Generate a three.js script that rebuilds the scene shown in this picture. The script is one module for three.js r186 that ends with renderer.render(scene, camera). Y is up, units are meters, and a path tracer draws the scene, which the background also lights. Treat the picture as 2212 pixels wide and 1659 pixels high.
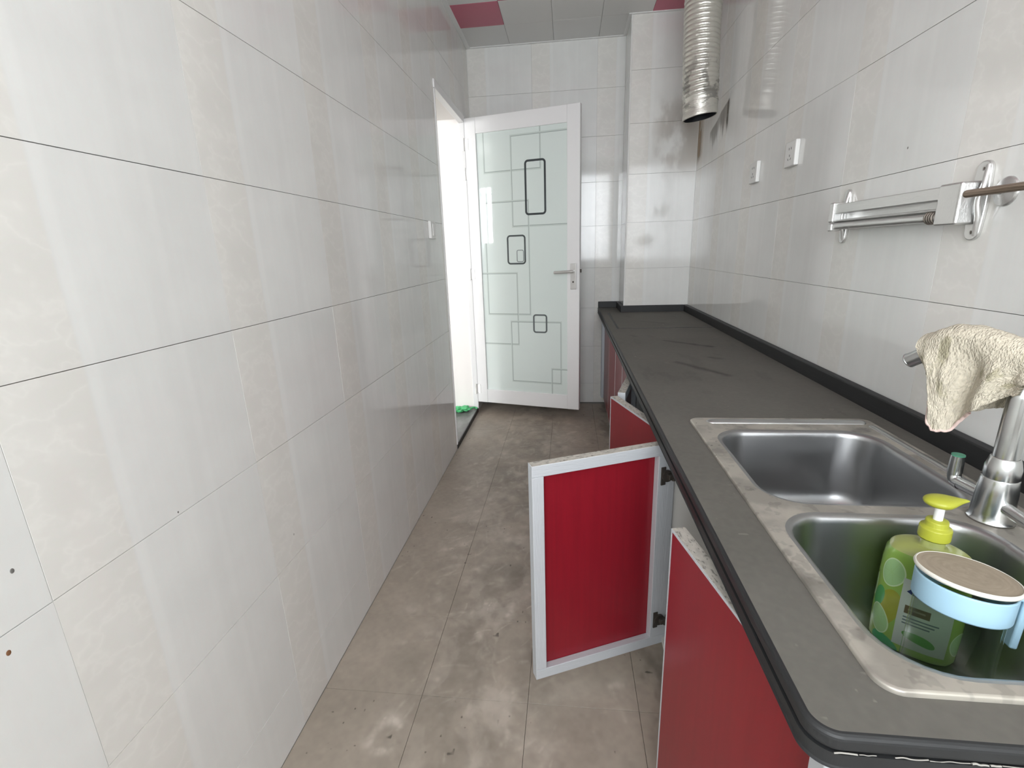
import * as THREE from 'three';
import { RoundedBoxGeometry } from 'three/addons/geometries/RoundedBoxGeometry.js';
import { mergeGeometries, mergeVertices } from 'three/addons/utils/BufferGeometryUtils.js';
import { RectAreaLightUniformsLib } from 'three/addons/lights/RectAreaLightUniformsLib.js';

// ---------------------------------------------------------------- camera, sky, daylight, exposure
const scene = new THREE.Scene();
const renderer = new THREE.WebGLRenderer({ antialias: true });
renderer.toneMapping = THREE.LinearToneMapping;
renderer.toneMappingExposure = 1.37;
renderer.shadowMap.enabled = true;
const D2R = Math.PI / 180;
const camera = new THREE.PerspectiveCamera(77.06, 2212 / 1659, 0.02, 200);
camera.position.set(0, 1.2038, 0);
camera.rotation.order = 'YXZ';
camera.rotation.set(-15.42 * D2R, 6.91 * D2R, -1.89 * D2R);
scene.add(camera);

scene.background = new THREE.Color().setRGB(1.35, 1.42, 1.45);      // even overcast sky
RectAreaLightUniformsLib.init();
function daylight(name, x, y, z, w, h, strength, r, g, b) {         // soft sky light entering by a window, facing -z
  const l = new THREE.RectAreaLight(new THREE.Color().setRGB(r, g, b), strength, w, h);
  l.name = name; l.position.set(x, y, z); l.rotation.y = 0; scene.add(l);
  return l;
}
daylight('daylight_kitchen_window', 0.06, 1.71, 1.53, 1.34, 1.42, 11.5, 0.965, 1.0, 1.035);
daylight('daylight_hall_window', -3.1, 1.8, 0.56, 2.2, 0.9, 40, 0.985, 0.99, 1.0);

// ---------------------------------------------------------------- measures of the room
const XL = -0.7007, XR = 0.8184, ZB = -3.7798, ZP = -3.474, XP = 0.386, YCEIL = 2.5616, ZF = 1.3, XH = -1.03;
const DOOR_Z0 = -3.53, DOOR_Z1 = -2.79, DOOR_H = 2.07;

// ---------------------------------------------------------------- small helpers
let seed = 7;
function rnd() { seed = (seed * 1664525 + 1013904223) >>> 0; return seed / 4294967296; }
function hash(x, y, s) { let h = Math.imul(x | 0, 374761393) ^ Math.imul(y | 0, 668265263) ^ Math.imul(s | 0, 2246822519); h = Math.imul(h ^ (h >>> 13), 1274126177); h ^= h >>> 16; return (h >>> 0) / 4294967296; }
function vnoise(x, y, s = 0) {
  const xi = Math.floor(x), yi = Math.floor(y), fx = x - xi, fy = y - yi, u = fx * fx * (3 - 2 * fx), v = fy * fy * (3 - 2 * fy);
  const a = hash(xi, yi, s), b = hash(xi + 1, yi, s), c = hash(xi, yi + 1, s), d = hash(xi + 1, yi + 1, s);
  return a + (b - a) * u + (c - a) * v + (a - b - c + d) * u * v;
}
function fbm(x, y, o = 4, s = 0) { let t = 0, a = 0.5, n = 0; for (let i = 0; i < o; i++) { t += a * vnoise(x, y, s + i * 17); n += a; x *= 2.03; y *= 2.03; a *= 0.5; } return t / n; }
const clamp = (v, a = 0, b = 1) => Math.min(b, Math.max(a, v));
const ss = (a, b, x) => { const t = clamp((x - a) / (b - a)); return t * t * (3 - 2 * t); };
const mix = (a, b, t) => a + (b - a) * t;
function tex(w, h, f, srgb = true) {                                // f(u, v) gives [r, g, b] in 0..1
  const d = new Uint8Array(w * h * 4);
  for (let j = 0; j < h; j++) for (let i = 0; i < w; i++) {
    const c = f((i + 0.5) / w, (j + 0.5) / h), k = (j * w + i) * 4;
    d[k] = clamp(c[0]) * 255; d[k + 1] = clamp(c[1]) * 255; d[k + 2] = clamp(c[2]) * 255; d[k + 3] = 255;
  }
  const t = new THREE.DataTexture(d, w, h, THREE.RGBAFormat);
  t.magFilter = THREE.LinearFilter; t.minFilter = THREE.LinearMipmapLinearFilter; t.generateMipmaps = true;
  t.wrapS = t.wrapT = THREE.RepeatWrapping; if (srgb) t.colorSpace = THREE.SRGBColorSpace; t.needsUpdate = true;
  return t;
}
const grey = (f) => (u, v) => { const g = f(u, v); return [g, g, g]; };
function canvasTex(w, h, draw) {
  const c = document.createElement('canvas'); c.width = w; c.height = h; draw(c.getContext('2d'), w, h);
  const t = new THREE.CanvasTexture(c); t.colorSpace = THREE.SRGBColorSpace; t.magFilter = THREE.LinearFilter; return t;
}
function M(color, roughness, o = {}) {
  const c = Array.isArray(color) ? new THREE.Color().setRGB(...color) : new THREE.Color(color);
  return new THREE.MeshPhysicalMaterial({ color: c, roughness, ...o });
}
const taken = {};
function numbered(n) { if (!(n in taken)) { taken[n] = 0; return n; } taken[n]++; return n + '_' + String(taken[n]).padStart(3, '0'); }
function shade(o) { o.castShadow = true; o.receiveShadow = true; return o; }
function thing(name, label, category, pos = [0, 0, 0], turn = 0, group) {
  const o = new THREE.Group(); o.name = numbered(name); o.position.set(...pos); o.rotation.y = turn;
  o.userData = { label, category }; if (group) o.userData.group = group; scene.add(o); return o;
}
function single(name, label, category, geo, mat, pos = [0, 0, 0], group) {
  const o = shade(new THREE.Mesh(geo, mat)); o.name = numbered(name); o.position.set(...pos);
  o.userData = { label, category }; if (group) o.userData.group = group; scene.add(o); return o;
}
function part(name, geo, mat, parent, pos, label) {
  const o = shade(new THREE.Mesh(geo, mat)); o.name = name; if (pos) o.position.set(...pos);
  if (label) o.userData.label = label; parent.add(o); return o;
}
function struct(name, geo, mat, label, category) {
  const o = shade(new THREE.Mesh(geo, mat)); o.name = name; o.userData = { kind: 'structure', label, category }; scene.add(o); return o;
}
function box(x0, x1, y0, y1, z0, z1) { const g = new THREE.BoxGeometry(x1 - x0, y1 - y0, z1 - z0); g.translate((x0 + x1) / 2, (y0 + y1) / 2, (z0 + z1) / 2); return g; }
function rbox(x0, x1, y0, y1, z0, z1, r = 0.002, s = 2) {
  const g = new RoundedBoxGeometry(x1 - x0, y1 - y0, z1 - z0, s, Math.min(r, (x1 - x0) / 2.01, (y1 - y0) / 2.01, (z1 - z0) / 2.01)); g.translate((x0 + x1) / 2, (y0 + y1) / 2, (z0 + z1) / 2); return g;
}
const merge = (a) => mergeGeometries(a.map((g) => { const q = g.index ? g.toNonIndexed() : g; for (const k of Object.keys(q.attributes)) if (!['position', 'normal', 'uv'].includes(k)) q.deleteAttribute(k); return q; }), false);
const lathe = (pts, n = 48) => new THREE.LatheGeometry(pts.map(([r, y]) => new THREE.Vector2(r, y)), n);
const V = (x, y, z) => new THREE.Vector3(x, y, z);
function tube(pts, r, n = 40, k = 14, closed = false) { return new THREE.TubeGeometry(new THREE.CatmullRomCurve3(pts.map((p) => V(...p)), closed, 'centripetal'), n, r, k, closed); }
function rod(a, b, r, k = 16) {
  const A = V(...a), B = V(...b), d = B.clone().sub(A), g = new THREE.CylinderGeometry(r, r, d.length(), k);
  g.applyQuaternion(new THREE.Quaternion().setFromUnitVectors(V(0, 1, 0), d.clone().normalize())); const m = A.add(B).multiplyScalar(0.5); g.translate(m.x, m.y, m.z); return g;
}
function gridGeo(nu, nv, f, closedU = false) {                       // f(u, v) -> [x, y, z]
  const p = [], uv = [], ix = [];
  for (let j = 0; j <= nv; j++) for (let i = 0; i <= nu; i++) { p.push(...f(i / nu, j / nv)); uv.push(i / nu, j / nv); }
  for (let j = 0; j < nv; j++) for (let i = 0; i < nu; i++) { const a = j * (nu + 1) + i, b = a + 1, c = a + nu + 1, d = c + 1; ix.push(a, b, d, a, d, c); }
  const g = new THREE.BufferGeometry(); g.setAttribute('position', new THREE.Float32BufferAttribute(p, 3)); g.setAttribute('uv', new THREE.Float32BufferAttribute(uv, 2)); g.setIndex(ix); g.computeVertexNormals();
  if (closedU) { const n = g.attributes.normal; for (let j = 0; j <= nv; j++) { const a = j * (nu + 1), b = a + nu, x = n.getX(a) + n.getX(b), y = n.getY(a) + n.getY(b), z = n.getZ(a) + n.getZ(b), l = Math.hypot(x, y, z) || 1; n.setXYZ(a, x / l, y / l, z / l); n.setXYZ(b, x / l, y / l, z / l); } }
  return g;
}

// ---------------------------------------------------------------- textures and materials
const tilePrint = (s) => tex(512, 342, (u, v) => {                   // one 45 x 30 cm wall tile: warm veined strip at its left, pale line, then soft upright streaks
  const edge = 0.285 + 0.01 * (vnoise(v * 3, 1.5, s) - 0.5);
  const warm = 1 - ss(edge - 0.012, edge + 0.004, u), line = ss(edge - 0.004, edge + 0.01, u) * (1 - ss(edge + 0.035, edge + 0.055, u));
  const st = fbm(u * 26, v * 1.2, 3, 40) - 0.5, veins = Math.pow(1 - Math.abs(2 * fbm(u * 9 + v * 4, v * 7 - u * 3, 4, 60 + s) - 1), 8);
  const cloud = fbm(u * 5, v * 4, 4, 80 + s) - 0.5, band = ss(0.55, 0.62, u) * (1 - ss(0.82, 0.9, u));
  let r = 0.91, g = 0.912, b = 0.9;
  r += -0.006 * warm; g += -0.014 * warm; b += -0.023 * warm;
  const k = 0.016 * st * (1 - warm) + 0.01 * line + 0.02 * veins * warm + 0.03 * cloud - 0.006 * band;
  return [r + k, g + k, b + k];
});
const tileMats = [0, 1, 2].map((s) => M(0xffffff, 0.075, { map: tilePrint(s * 5) }));
const groutMat = M([0.48, 0.475, 0.45], 0.95);
const plaster = M([0.8, 0.79, 0.77], 0.9);
const revealMat = M([0.84, 0.815, 0.79], 0.6);
const dustW = 1024, dustH = 2048, dustMap = new Float32Array(dustW * dustH);   // footprints and brush marks in the floor dust
{
  const px = dustW / 1.62, pz = dustH / 4.6;
  const stroke = (x, z, len, w, ang, k, bend) => {
    const n = Math.ceil(len * px / 2);
    for (let i = 0; i <= n; i++) {
      const t = i / n - 0.5, a = ang + bend * t, cx = x + Math.cos(a) * len * t, cz = z + Math.sin(a) * len * t, ww = w * (1 - 1.5 * t * t) * (0.7 + 0.6 * vnoise(cx * 60, cz * 60, 3)), kk = k * (0.4 + 1.2 * vnoise(t * 9 + x * 50, z * 50, 8));
      const i0 = Math.floor((cx - ww * 2 + 0.72) * px), i1 = Math.ceil((cx + ww * 2 + 0.72) * px), j0 = Math.floor((cz - ww * 2 + 0.8) * pz), j1 = Math.ceil((cz + ww * 2 + 0.8) * pz);
      for (let j = Math.max(0, j0); j <= Math.min(dustH - 1, j1); j++) for (let q = Math.max(0, i0); q <= Math.min(dustW - 1, i1); q++) {
        const dx = q / px - 0.72 - cx, dz = j / pz - 0.8 - cz, g = kk * Math.exp(-(dx * dx + dz * dz) / (ww * ww)); if (g > dustMap[j * dustW + q]) dustMap[j * dustW + q] = g;
      }
    }
  };
  for (let i = 0; i < 470; i++) {
    const z = 0.6 + Math.pow(rnd(), 0.9) * 2.7, c = -0.27 + 0.1 * Math.sin(z * 2.2), x = c + (rnd() + rnd() + rnd() - 1.5) * 0.3, big = rnd() < 0.36;
    stroke(x, z, big ? 0.03 + rnd() * 0.06 : 0.03 + rnd() * 0.08, big ? 0.01 + rnd() * 0.018 : 0.003 + rnd() * 0.006, 1.0 + (rnd() - 0.5) * 1.8, (big ? 0.22 : 0.18) + 0.36 * rnd() * rnd(), (rnd() - 0.5) * 0.9);
  }
  for (let i = 0; i < 26; i++) { const a = i / 26 * 6.28; stroke(-0.477 + (0.03 + 0.012 * rnd()) * Math.cos(a), 0.917 + (0.034 + 0.018 * rnd()) * Math.sin(a), 0.03, 0.007 + rnd() * 0.012, a + 1.57, 0.25 + 0.4 * rnd(), 0.5); }
}
const floorTex = tex(dustW, dustH, (u, v) => {                        // u: x from -0.72 to 0.9, v: -z from -0.8 to 3.8
  const x = -0.72 + u * 1.62, z = -0.8 + v * 4.6;
  const base = fbm(x * 5, z * 5, 5, 3), fine = fbm(x * 60, z * 60, 2, 9), mot = fbm(x * 15, z * 13, 5, 21);
  const lane = Math.exp(-Math.pow((x + 0.25 - 0.14 * (vnoise(z * 1.5, 3, 4) - 0.5)) / 0.27, 2)) * (0.45 + 0.55 * ss(0.5, 1.2, z));
  const blot = ss(0.5, 0.68, fbm(x * 12 + 2 * base, z * 10, 5, 71)) * lane;
  const spots = ss(0.93, 0.97, vnoise(x * 70, z * 70, 90)) * ss(0.62, 0.7, vnoise(x * 9, z * 9, 91));
  const grime = ss(0.5, 0.75, fbm(x * 14, z * 9, 4, 95)) * ss(0.1, 0.26, x) * 0.8;
  let k = 1 + 0.14 * (base - 0.5) + 0.08 * (fine - 0.5) + 0.3 * (mot - 0.5) * lane;
  k *= (1 - 0.07 * lane) * (1 - 0.4 * spots) * (1 - 0.26 * grime);
  const st = dustMap[Math.min(dustH - 1, Math.floor(v * dustH)) * dustW + Math.min(dustW - 1, Math.floor(u * dustW))] * clamp(2.6 * fbm(x * 30, z * 26, 3, 131) - 0.55, 0.1, 1.25);
  const d = clamp(0.85 * st + 0.36 * blot);
  return [mix(0.65 * k, 0.85, d * 0.8), mix(0.608 * k, 0.81, d * 0.8), mix(0.556 * k, 0.76, d * 0.8)];
});
const floorRough = tex(512, 1024, grey((u, v) => 0.42 + 0.35 * fbm(u * 20, v * 55, 4, 5)), false);
const floorMat = M(0xffffff, 0.85, { map: floorTex, roughnessMap: floorRough });
const panelWhite = M([0.76, 0.755, 0.74], 0.42), panelPink = M([0.56, 0.14, 0.21], 0.42);
const whitePaint = M([0.84, 0.84, 0.84], 0.32), whitePlastic = M([0.82, 0.82, 0.8], 0.35);
const alu = M([0.64, 0.68, 0.72], 0.42, { metalness: 0.4 });
const aluDusty = M([0.6, 0.63, 0.66], 0.5, { metalness: 0.25, bumpMap: tex(128, 128, grey((u, v) => fbm(u * 20, v * 20, 3, 3)), false), bumpScale: 0.0004 });
const redMat = M(0xffffff, 0.3, { map: tex(256, 256, (u, v) => { const k = 0.97 + 0.08 * (fbm(u * 60, v * 4, 3, 3) - 0.5); return [0.535 * k, 0.1 * k, 0.15 * k]; }), clearcoat: 0.08, clearcoatRoughness: 0.2, specularIntensity: 0.7 });
const carcass = M([0.62, 0.61, 0.58], 0.7);
const steel = M([0.56, 0.57, 0.57], 0.33, { metalness: 1 });
const chrome = M([0.66, 0.675, 0.67], 0.26, { metalness: 1, roughnessMap: tex(128, 128, grey((u, v) => 0.75 + 0.5 * (fbm(u * 10, v * 10, 4, 2) - 0.3)), false) });
const castAlu = M([0.74, 0.74, 0.73], 0.34, { metalness: 0.9, bumpMap: tex(256, 256, grey((u, v) => fbm(u * 24, v * 24, 3, 2)), false), bumpScale: 0.00025 });
const blackStone = M([0.016, 0.017, 0.018], 0.55, { roughnessMap: tex(256, 256, grey((u, v) => 0.8 + 0.5 * fbm(u * 30, v * 30, 4, 2)), false) });
const counterTex = tex(1024, 2048, (u, v) => {                        // u: x from .2 to .85, v: -z from .35 to 3.85
  const x = 0.2 + u * 0.65, z = 0.35 + v * 3.5;
  const a = fbm(x * 6, z * 6, 5, 3), f = fbm(x * 120, z * 120, 2, 12);
  let k = 0.378 + 0.045 * (a - 0.5) + 0.03 * (f - 0.5);
  const mark = (x0, z0, x1, z1, w, s) => { const dx = x1 - x0, dz = z1 - z0, l2 = dx * dx + dz * dz, t = clamp(((x - x0) * dx + (z - z0) * dz) / l2), d = Math.hypot(x - x0 - t * dx, z - z0 - t * dz) * (0.8 + 0.8 * vnoise(x * 40, z * 40, 5)); k -= s * Math.exp(-d * d / (w * w)) * (0.5 + 0.7 * vnoise(x * 30, z * 9, 7)); };
  mark(0.46, 2.36, 0.63, 2.2, 0.016, 0.13); mark(0.42, 1.9, 0.55, 1.69, 0.016, 0.1); mark(0.57, 1.98, 0.6, 1.95, 0.014, 0.09); mark(0.45, 2.98, 0.55, 2.9, 0.02, 0.07); mark(0.32, 2.52, 0.34, 2.48, 0.014, 0.06);
  const scuff = ss(0.66, 0.8, fbm(x * 18, z * 6, 4, 33)); k -= 0.02 * scuff;
  const crumb = ss(0.93, 0.97, vnoise(x * 90, z * 90, 61)) * ss(0.6, 0.8, vnoise(x * 7, z * 7, 62)); k += 0.1 * crumb;
  return [k * 1.015, k * 0.99, k * 0.925];
});
const dustTop = M(0xffffff, 0.75, { map: counterTex });
const rustMat = M(0xffffff, 0.5, { metalness: 0.4, map: tex(256, 64, (u, v) => { const k = ss(0.4, 0.7, fbm(u * 40, v * 6, 4, 3)); return [mix(0.62, 0.4, k), mix(0.56, 0.34, k), mix(0.5, 0.28, k)]; }) });
const darkMetal = M([0.09, 0.08, 0.07], 0.5, { metalness: 0.6 });
const rubber = M([0.02, 0.02, 0.02], 0.8);

// ---------------------------------------------------------------- structure: tiled walls, floor, ceiling
const tileCache = new Map();
function slabPiece(w, h, t, bev, u0, u1, v0, v1) {                    // a flat piece with chamfered face, local x right, y up, z out of the wall; origin at its lower left back corner
  const key = [w, h, t, bev, u0, u1, v0, v1].map((n) => n.toFixed(4)).join();
  if (tileCache.has(key)) return tileCache.get(key);
  const p = [], n = [], uv = [], ix = [];
  const quad = (a, b, c, d) => { const A = V(...a), e1 = V(...b).sub(A), e2 = V(...d).sub(A), N = e1.cross(e2).normalize(), k = p.length / 3; for (const q of [a, b, c, d]) { p.push(...q); n.push(N.x, N.y, N.z); uv.push(mix(u0, u1, q[0] / w), mix(v0, v1, q[1] / h)); } ix.push(k, k + 1, k + 2, k, k + 2, k + 3); };
  const z = t, y = t - bev, i = bev;
  quad([i, i, z], [w - i, i, z], [w - i, h - i, z], [i, h - i, z]);
  quad([0, 0, y], [w, 0, y], [w - i, i, z], [i, i, z]); quad([w, 0, y], [w, h, y], [w - i, h - i, z], [w - i, i, z]); quad([w, h, y], [0, h, y], [i, h - i, z], [w - i, h - i, z]); quad([0, h, y], [0, 0, y], [i, i, z], [i, h - i, z]);
  quad([0, 0, 0], [w, 0, 0], [w, 0, y], [0, 0, y]); quad([w, 0, 0], [w, h, 0], [w, h, y], [w, 0, y]); quad([w, h, 0], [0, h, 0], [0, h, y], [w, h, y]); quad([0, h, 0], [0, 0, 0], [0, 0, y], [0, h, y]);
  quad([w, 0, 0], [0, 0, 0], [0, h, 0], [w, h, 0]);
  const g = new THREE.BufferGeometry(); g.setAttribute('position', new THREE.Float32BufferAttribute(p, 3)); g.setAttribute('normal', new THREE.Float32BufferAttribute(n, 3)); g.setAttribute('uv', new THREE.Float32BufferAttribute(uv, 2)); g.setIndex(ix);
  tileCache.set(key, g); return g;
}
function tileWall(parent, U0, U1, V0, V1, ju, jv, hole, turn, place) {  // tiles 0.45 x 0.30 with joints through ju and jv; hole = [u0, u1, v0, v1]
  const TW = 0.45, TH = 0.3, gap = 0.0012, gu = 0.0006, T = 0.009;
  for (let i = Math.floor((U0 - ju) / TW) - 1; ju + i * TW < U1; i++) for (let j = Math.floor((V0 - jv) / TH) - 1; jv + j * TH < V1; j++) {
    const a = ju + i * TW, b = jv + j * TH, R = [Math.max(a, U0), Math.min(a + TW, U1), Math.max(b, V0), Math.min(b + TH, V1)];
    if (R[1] - R[0] < 0.012 || R[3] - R[2] < 0.012) continue;
    let rects = [R];
    if (hole && R[0] < hole[1] && R[1] > hole[0] && R[2] < hole[3] && R[3] > hole[2]) rects = [[R[0], hole[0], R[2], R[3]], [hole[1], R[1], R[2], R[3]], [Math.max(R[0], hole[0]), Math.min(R[1], hole[1]), hole[3], R[3]]];
    for (const q of rects) {
      if (q[1] - q[0] < 0.012 || q[3] - q[2] < 0.012) continue;
      const w = q[1] - q[0] - gu, h = q[3] - q[2] - gap;
      const g = slabPiece(w, h, T, 0.0002, (q[0] - a) / TW, (q[1] - a) / TW, (q[2] - b) / TH, (q[3] - b) / TH);
      const m = part('tile', g, tileMats[Math.floor(rnd() * 3)], parent), c = place(q[0] + gu / 2, q[2] + gap / 2);
      m.position.set(...c); m.rotation.set((rnd() - 0.5) * 0.0014, turn + (rnd() - 0.5) * 0.001, 0);
    }
  }
}
const BED = 0.009;
const wallLeft = struct('wall_left', merge([box(XH, XL - BED, 0, 2.62, DOOR_Z1, ZF), box(XH, XL - BED, 0, 2.62, ZB - 0.2, DOOR_Z0), box(XH, XL - BED, DOOR_H, 2.62, DOOR_Z0, DOOR_Z1)]), groutMat, 'long left wall of glossy cream tiles with the doorway at its far end', 'wall');
tileWall(wallLeft, -ZF, -ZB, 0, YCEIL, 0.482, 0.1616, [-DOOR_Z1, -DOOR_Z0, 0, DOOR_H], Math.PI / 2, (u, v) => [XL - BED, v, -u]);
const wallRight = struct('wall_right', box(XR + BED, XR + 0.22, 0, 2.62, ZB - 0.2, ZF), groutMat, 'right wall of glossy cream tiles above the worktop', 'wall');
tileWall(wallRight, ZP, ZF, 0, YCEIL, -1.211, 0.1616, null, -Math.PI / 2, (u, v) => [XR + BED, v, u]);
const wallBack = struct('wall_back', box(XH, XR + 0.22, 0, 2.62, ZB - 0.2, ZB - BED), groutMat, 'narrow tiled end wall behind the open glass door', 'wall');
tileWall(wallBack, XL, XP, 0, YCEIL, XL, 0.1616, null, 0, (u, v) => [u, v, ZB - BED]);
const wallPier = struct('wall_pier', box(XP + BED, XR + BED, 0, 2.62, ZB - BED, ZP - BED), groutMat, 'tiled boxed-in pipe pier in the far right corner', 'wall');
tileWall(wallPier, XP, XR, 0, YCEIL, XP, 0.1616, null, 0, (u, v) => [u, v, ZP - BED]);
tileWall(wallPier, ZB, ZP, 0, YCEIL, ZB, 0.1616, null, -Math.PI / 2, (u, v) => [XP + BED, v, u]);
part('corner_bead', rbox(XP - 0.003, XP + 0.006, 0, YCEIL, ZP - 0.006, ZP + 0.003, 0.003), whitePlastic, wallPier);
const WK = [-0.62, 0.74, 0.98, 2.44];                                 // kitchen window behind the camera
struct('wall_front', merge([box(XH, WK[0], 0, 2.62, ZF, ZF + 0.24), box(WK[1], XR + 0.22, 0, 2.62, ZF, ZF + 0.24), box(WK[0], WK[1], 0, WK[2], ZF, ZF + 0.24), box(WK[0], WK[1], WK[3], 2.62, ZF, ZF + 0.24)]), M([0.8, 0.79, 0.77], 0.4), 'tiled end wall with the kitchen window, behind the viewer', 'wall');
// floor: 30 cm tiles
const floor = struct('floor', box(XH, XR + 0.2, -0.12, -0.009, ZB - 0.2, ZF + 0.2), groutMat, 'dusty beige tiled kitchen floor', 'floor');
for (let i = -2; i < 4; i++) for (let j = -4; j < 14; j++) {
  const x0 = Math.max(-0.112 + i * 0.3, XL), x1 = Math.min(-0.112 + (i + 1) * 0.3, XR), z1 = Math.min(-1.042 + 0.3 * (6 - j) - 0.3, ZF), z0 = Math.max(-1.042 + 0.3 * (6 - j) - 0.6, ZB);
  if (x1 - x0 < 0.01 || z1 - z0 < 0.01) continue;
  const w = x1 - x0 - 0.001, h = z1 - z0 - 0.001;
  const g = slabPiece(w, h, 0.009, 0.0004, (x0 + 0.72) / 1.62, (x1 + 0.72) / 1.62, (-z1 + 0.8) / 4.6, (-z0 + 0.8) / 4.6);
  const m = part('floor_tile', g, floorMat, floor, [x0 + 0.0008, -0.009, z1 - 0.0008]);
  m.rotation.set(-Math.PI / 2 + (rnd() - 0.5) * 0.0015, 0, 0);
}
// ceiling: 30 cm clip-in metal panels
const ceiling = struct('ceiling', box(XH, XR + 0.22, YCEIL + 0.012, YCEIL + 0.2, ZB - 0.2, ZF + 0.24), M([0.2, 0.2, 0.2], 0.8), 'metal panel ceiling of white and pink squares', 'ceiling');
const pinkCells = new Set(['0,0', '4,0', '1,1', '3,1', '2,2', '1,3', '3,3', '0,4', '4,4', '1,5', '3,5', '2,6', '1,7', '3,7', '0,8', '4,8', '1,9', '3,9', '2,10', '0,12', '4,12']);
for (let r = -1; r < 17; r++) for (let c = 0; c < 5; c++) {
  let x0 = -0.695 + c * 0.3, x1 = x0 + 0.3, z0 = -3.467 + r * 0.3, z1 = z0 + 0.3;
  if (r === -1) { z0 = -3.764; if (c === 4) continue; if (c === 3) x1 = XP - 0.012; }
  z1 = Math.min(z1, ZF); if (z1 - z0 < 0.02) continue;
  const g = slabPiece(x1 - x0 - 0.0012, z1 - z0 - 0.0012, 0.012, 0.0016, 0, 1, 0, 1);
  const pk = pinkCells.has(c + ',' + r);
  const m = part('ceiling_panel', g, pk ? panelPink : panelWhite, ceiling, [x0 + 0.0006, YCEIL + 0.012, z0 + 0.0006]);
  if (pk) m.userData.label = 'pink square panel';
  m.rotation.set(Math.PI / 2 + (rnd() - 0.5) * 0.006, 0, 0);
}
const trimMat = M([0.86, 0.86, 0.85], 0.3);
const trim = (n, g, l) => struct('trim_' + n, g, trimMat, l, 'trim');
trim(1, rbox(XL, XL + 0.03, YCEIL - 0.004, YCEIL + 0.004, ZB, ZF, 0.0015), 'white edge trim between ceiling and left wall');
trim(2, rbox(XL + 0.03, XP, YCEIL - 0.004, YCEIL + 0.004, ZB, ZB + 0.018, 0.0015), 'white edge trim between ceiling and end wall');
trim(3, rbox(XP - 0.02, XP, YCEIL - 0.004, YCEIL + 0.004, ZB + 0.018, ZP + 0.018, 0.0015), 'white edge trim along the side of the pier');
trim(4, rbox(XP, XR, YCEIL - 0.004, YCEIL + 0.004, ZP, ZP + 0.018, 0.0015), 'white edge trim along the front of the pier');
trim(5, rbox(XR - 0.014, XR, YCEIL - 0.004, YCEIL + 0.004, ZP + 0.018, ZF, 0.0015), 'white edge trim between ceiling and right wall');

// doorway lining, threshold and the hall beyond it
const reveal = struct('trim_6', merge([box(XH, XL - 0.012, 0.03, DOOR_H, DOOR_Z0 - 0.002, DOOR_Z0 + 0.004), box(XH, XL - 0.012, DOOR_H - 0.004, DOOR_H + 0.002, DOOR_Z0, DOOR_Z1), box(XH, XL - 0.012, 0.03, DOOR_H, DOOR_Z1 - 0.004, DOOR_Z1 + 0.002)]), revealMat, 'pale plastered lining inside the doorway', 'door lining');
struct('door_2', merge([rbox(XL - 0.03, XL + 0.008, DOOR_H - 0.03, DOOR_H + 0.012, DOOR_Z0 - 0.012, DOOR_Z1 + 0.012, 0.003), rbox(XL - 0.03, XL + 0.008, 0.03, DOOR_H - 0.03, DOOR_Z0 - 0.012, DOOR_Z0 + 0.016, 0.003), rbox(XL - 0.03, XL + 0.005, 0.03, DOOR_H - 0.03, DOOR_Z1 - 0.006, DOOR_Z1 + 0.006, 0.003)]), whitePaint, 'thin white door frame around the doorway in left wall', 'door frame');
const sill = struct('trim_7', rbox(XH, XL - 0.002, -0.005, 0.03, DOOR_Z0, DOOR_Z1, 0.003), M(0xffffff, 0.25, { map: tex(256, 256, (u, v) => { const k = 0.5 + 0.3 * (fbm(u * 6, v * 6, 5, 5) - 0.5); return [k, k * 1.01, k * 1.0]; }) }), 'grey stone threshold in the doorway', 'threshold');
part('dark_edge', box(XL - 0.002, XL + 0.003, 0, 0.031, DOOR_Z0, DOOR_Z1), blackStone, sill);
const HX0 = -4.6, HZ0 = -5.2, HZ1 = 0.3, WH = [-4.3, -1.9, 0.9, 2.25];
struct('floor_hall', box(HX0, XH, -0.12, 0, HZ0, HZ1), M([0.55, 0.52, 0.47], 0.35), 'pale floor of the hall beyond the doorway', 'floor');
struct('ceiling_hall', box(HX0, XH, 2.62, 2.75, HZ0, HZ1 + 0.24), plaster, 'ceiling of the hall beyond the doorway', 'ceiling');
struct('wall_hall_left', box(HX0 - 0.2, HX0, -0.12, 2.75, HZ0 - 0.2, HZ1 + 0.24), plaster, 'far side wall of the hall', 'wall');
struct('wall_hall_back', box(HX0, XH, -0.12, 2.75, HZ0 - 0.2, HZ0), plaster, 'end wall of the hall', 'wall');
struct('wall_hall_right', box(XH - 0.001, XH + 0.2, -0.12, 2.75, HZ0, ZB - 0.2), plaster, 'hall wall beyond the kitchen end wall', 'wall');
struct('wall_hall_front', merge([box(HX0, WH[0], -0.12, 2.75, HZ1, HZ1 + 0.24), box(WH[1], XH, -0.12, 2.75, HZ1, HZ1 + 0.24), box(WH[0], WH[1], -0.12, WH[2], HZ1, HZ1 + 0.24), box(WH[0], WH[1], WH[3], 2.75, HZ1, HZ1 + 0.24)]), plaster, 'hall wall with the barred hall window', 'wall');
const pane = M(0xffffff, 0.02, { transmission: 1, thickness: 0, ior: 1.45 });
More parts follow.
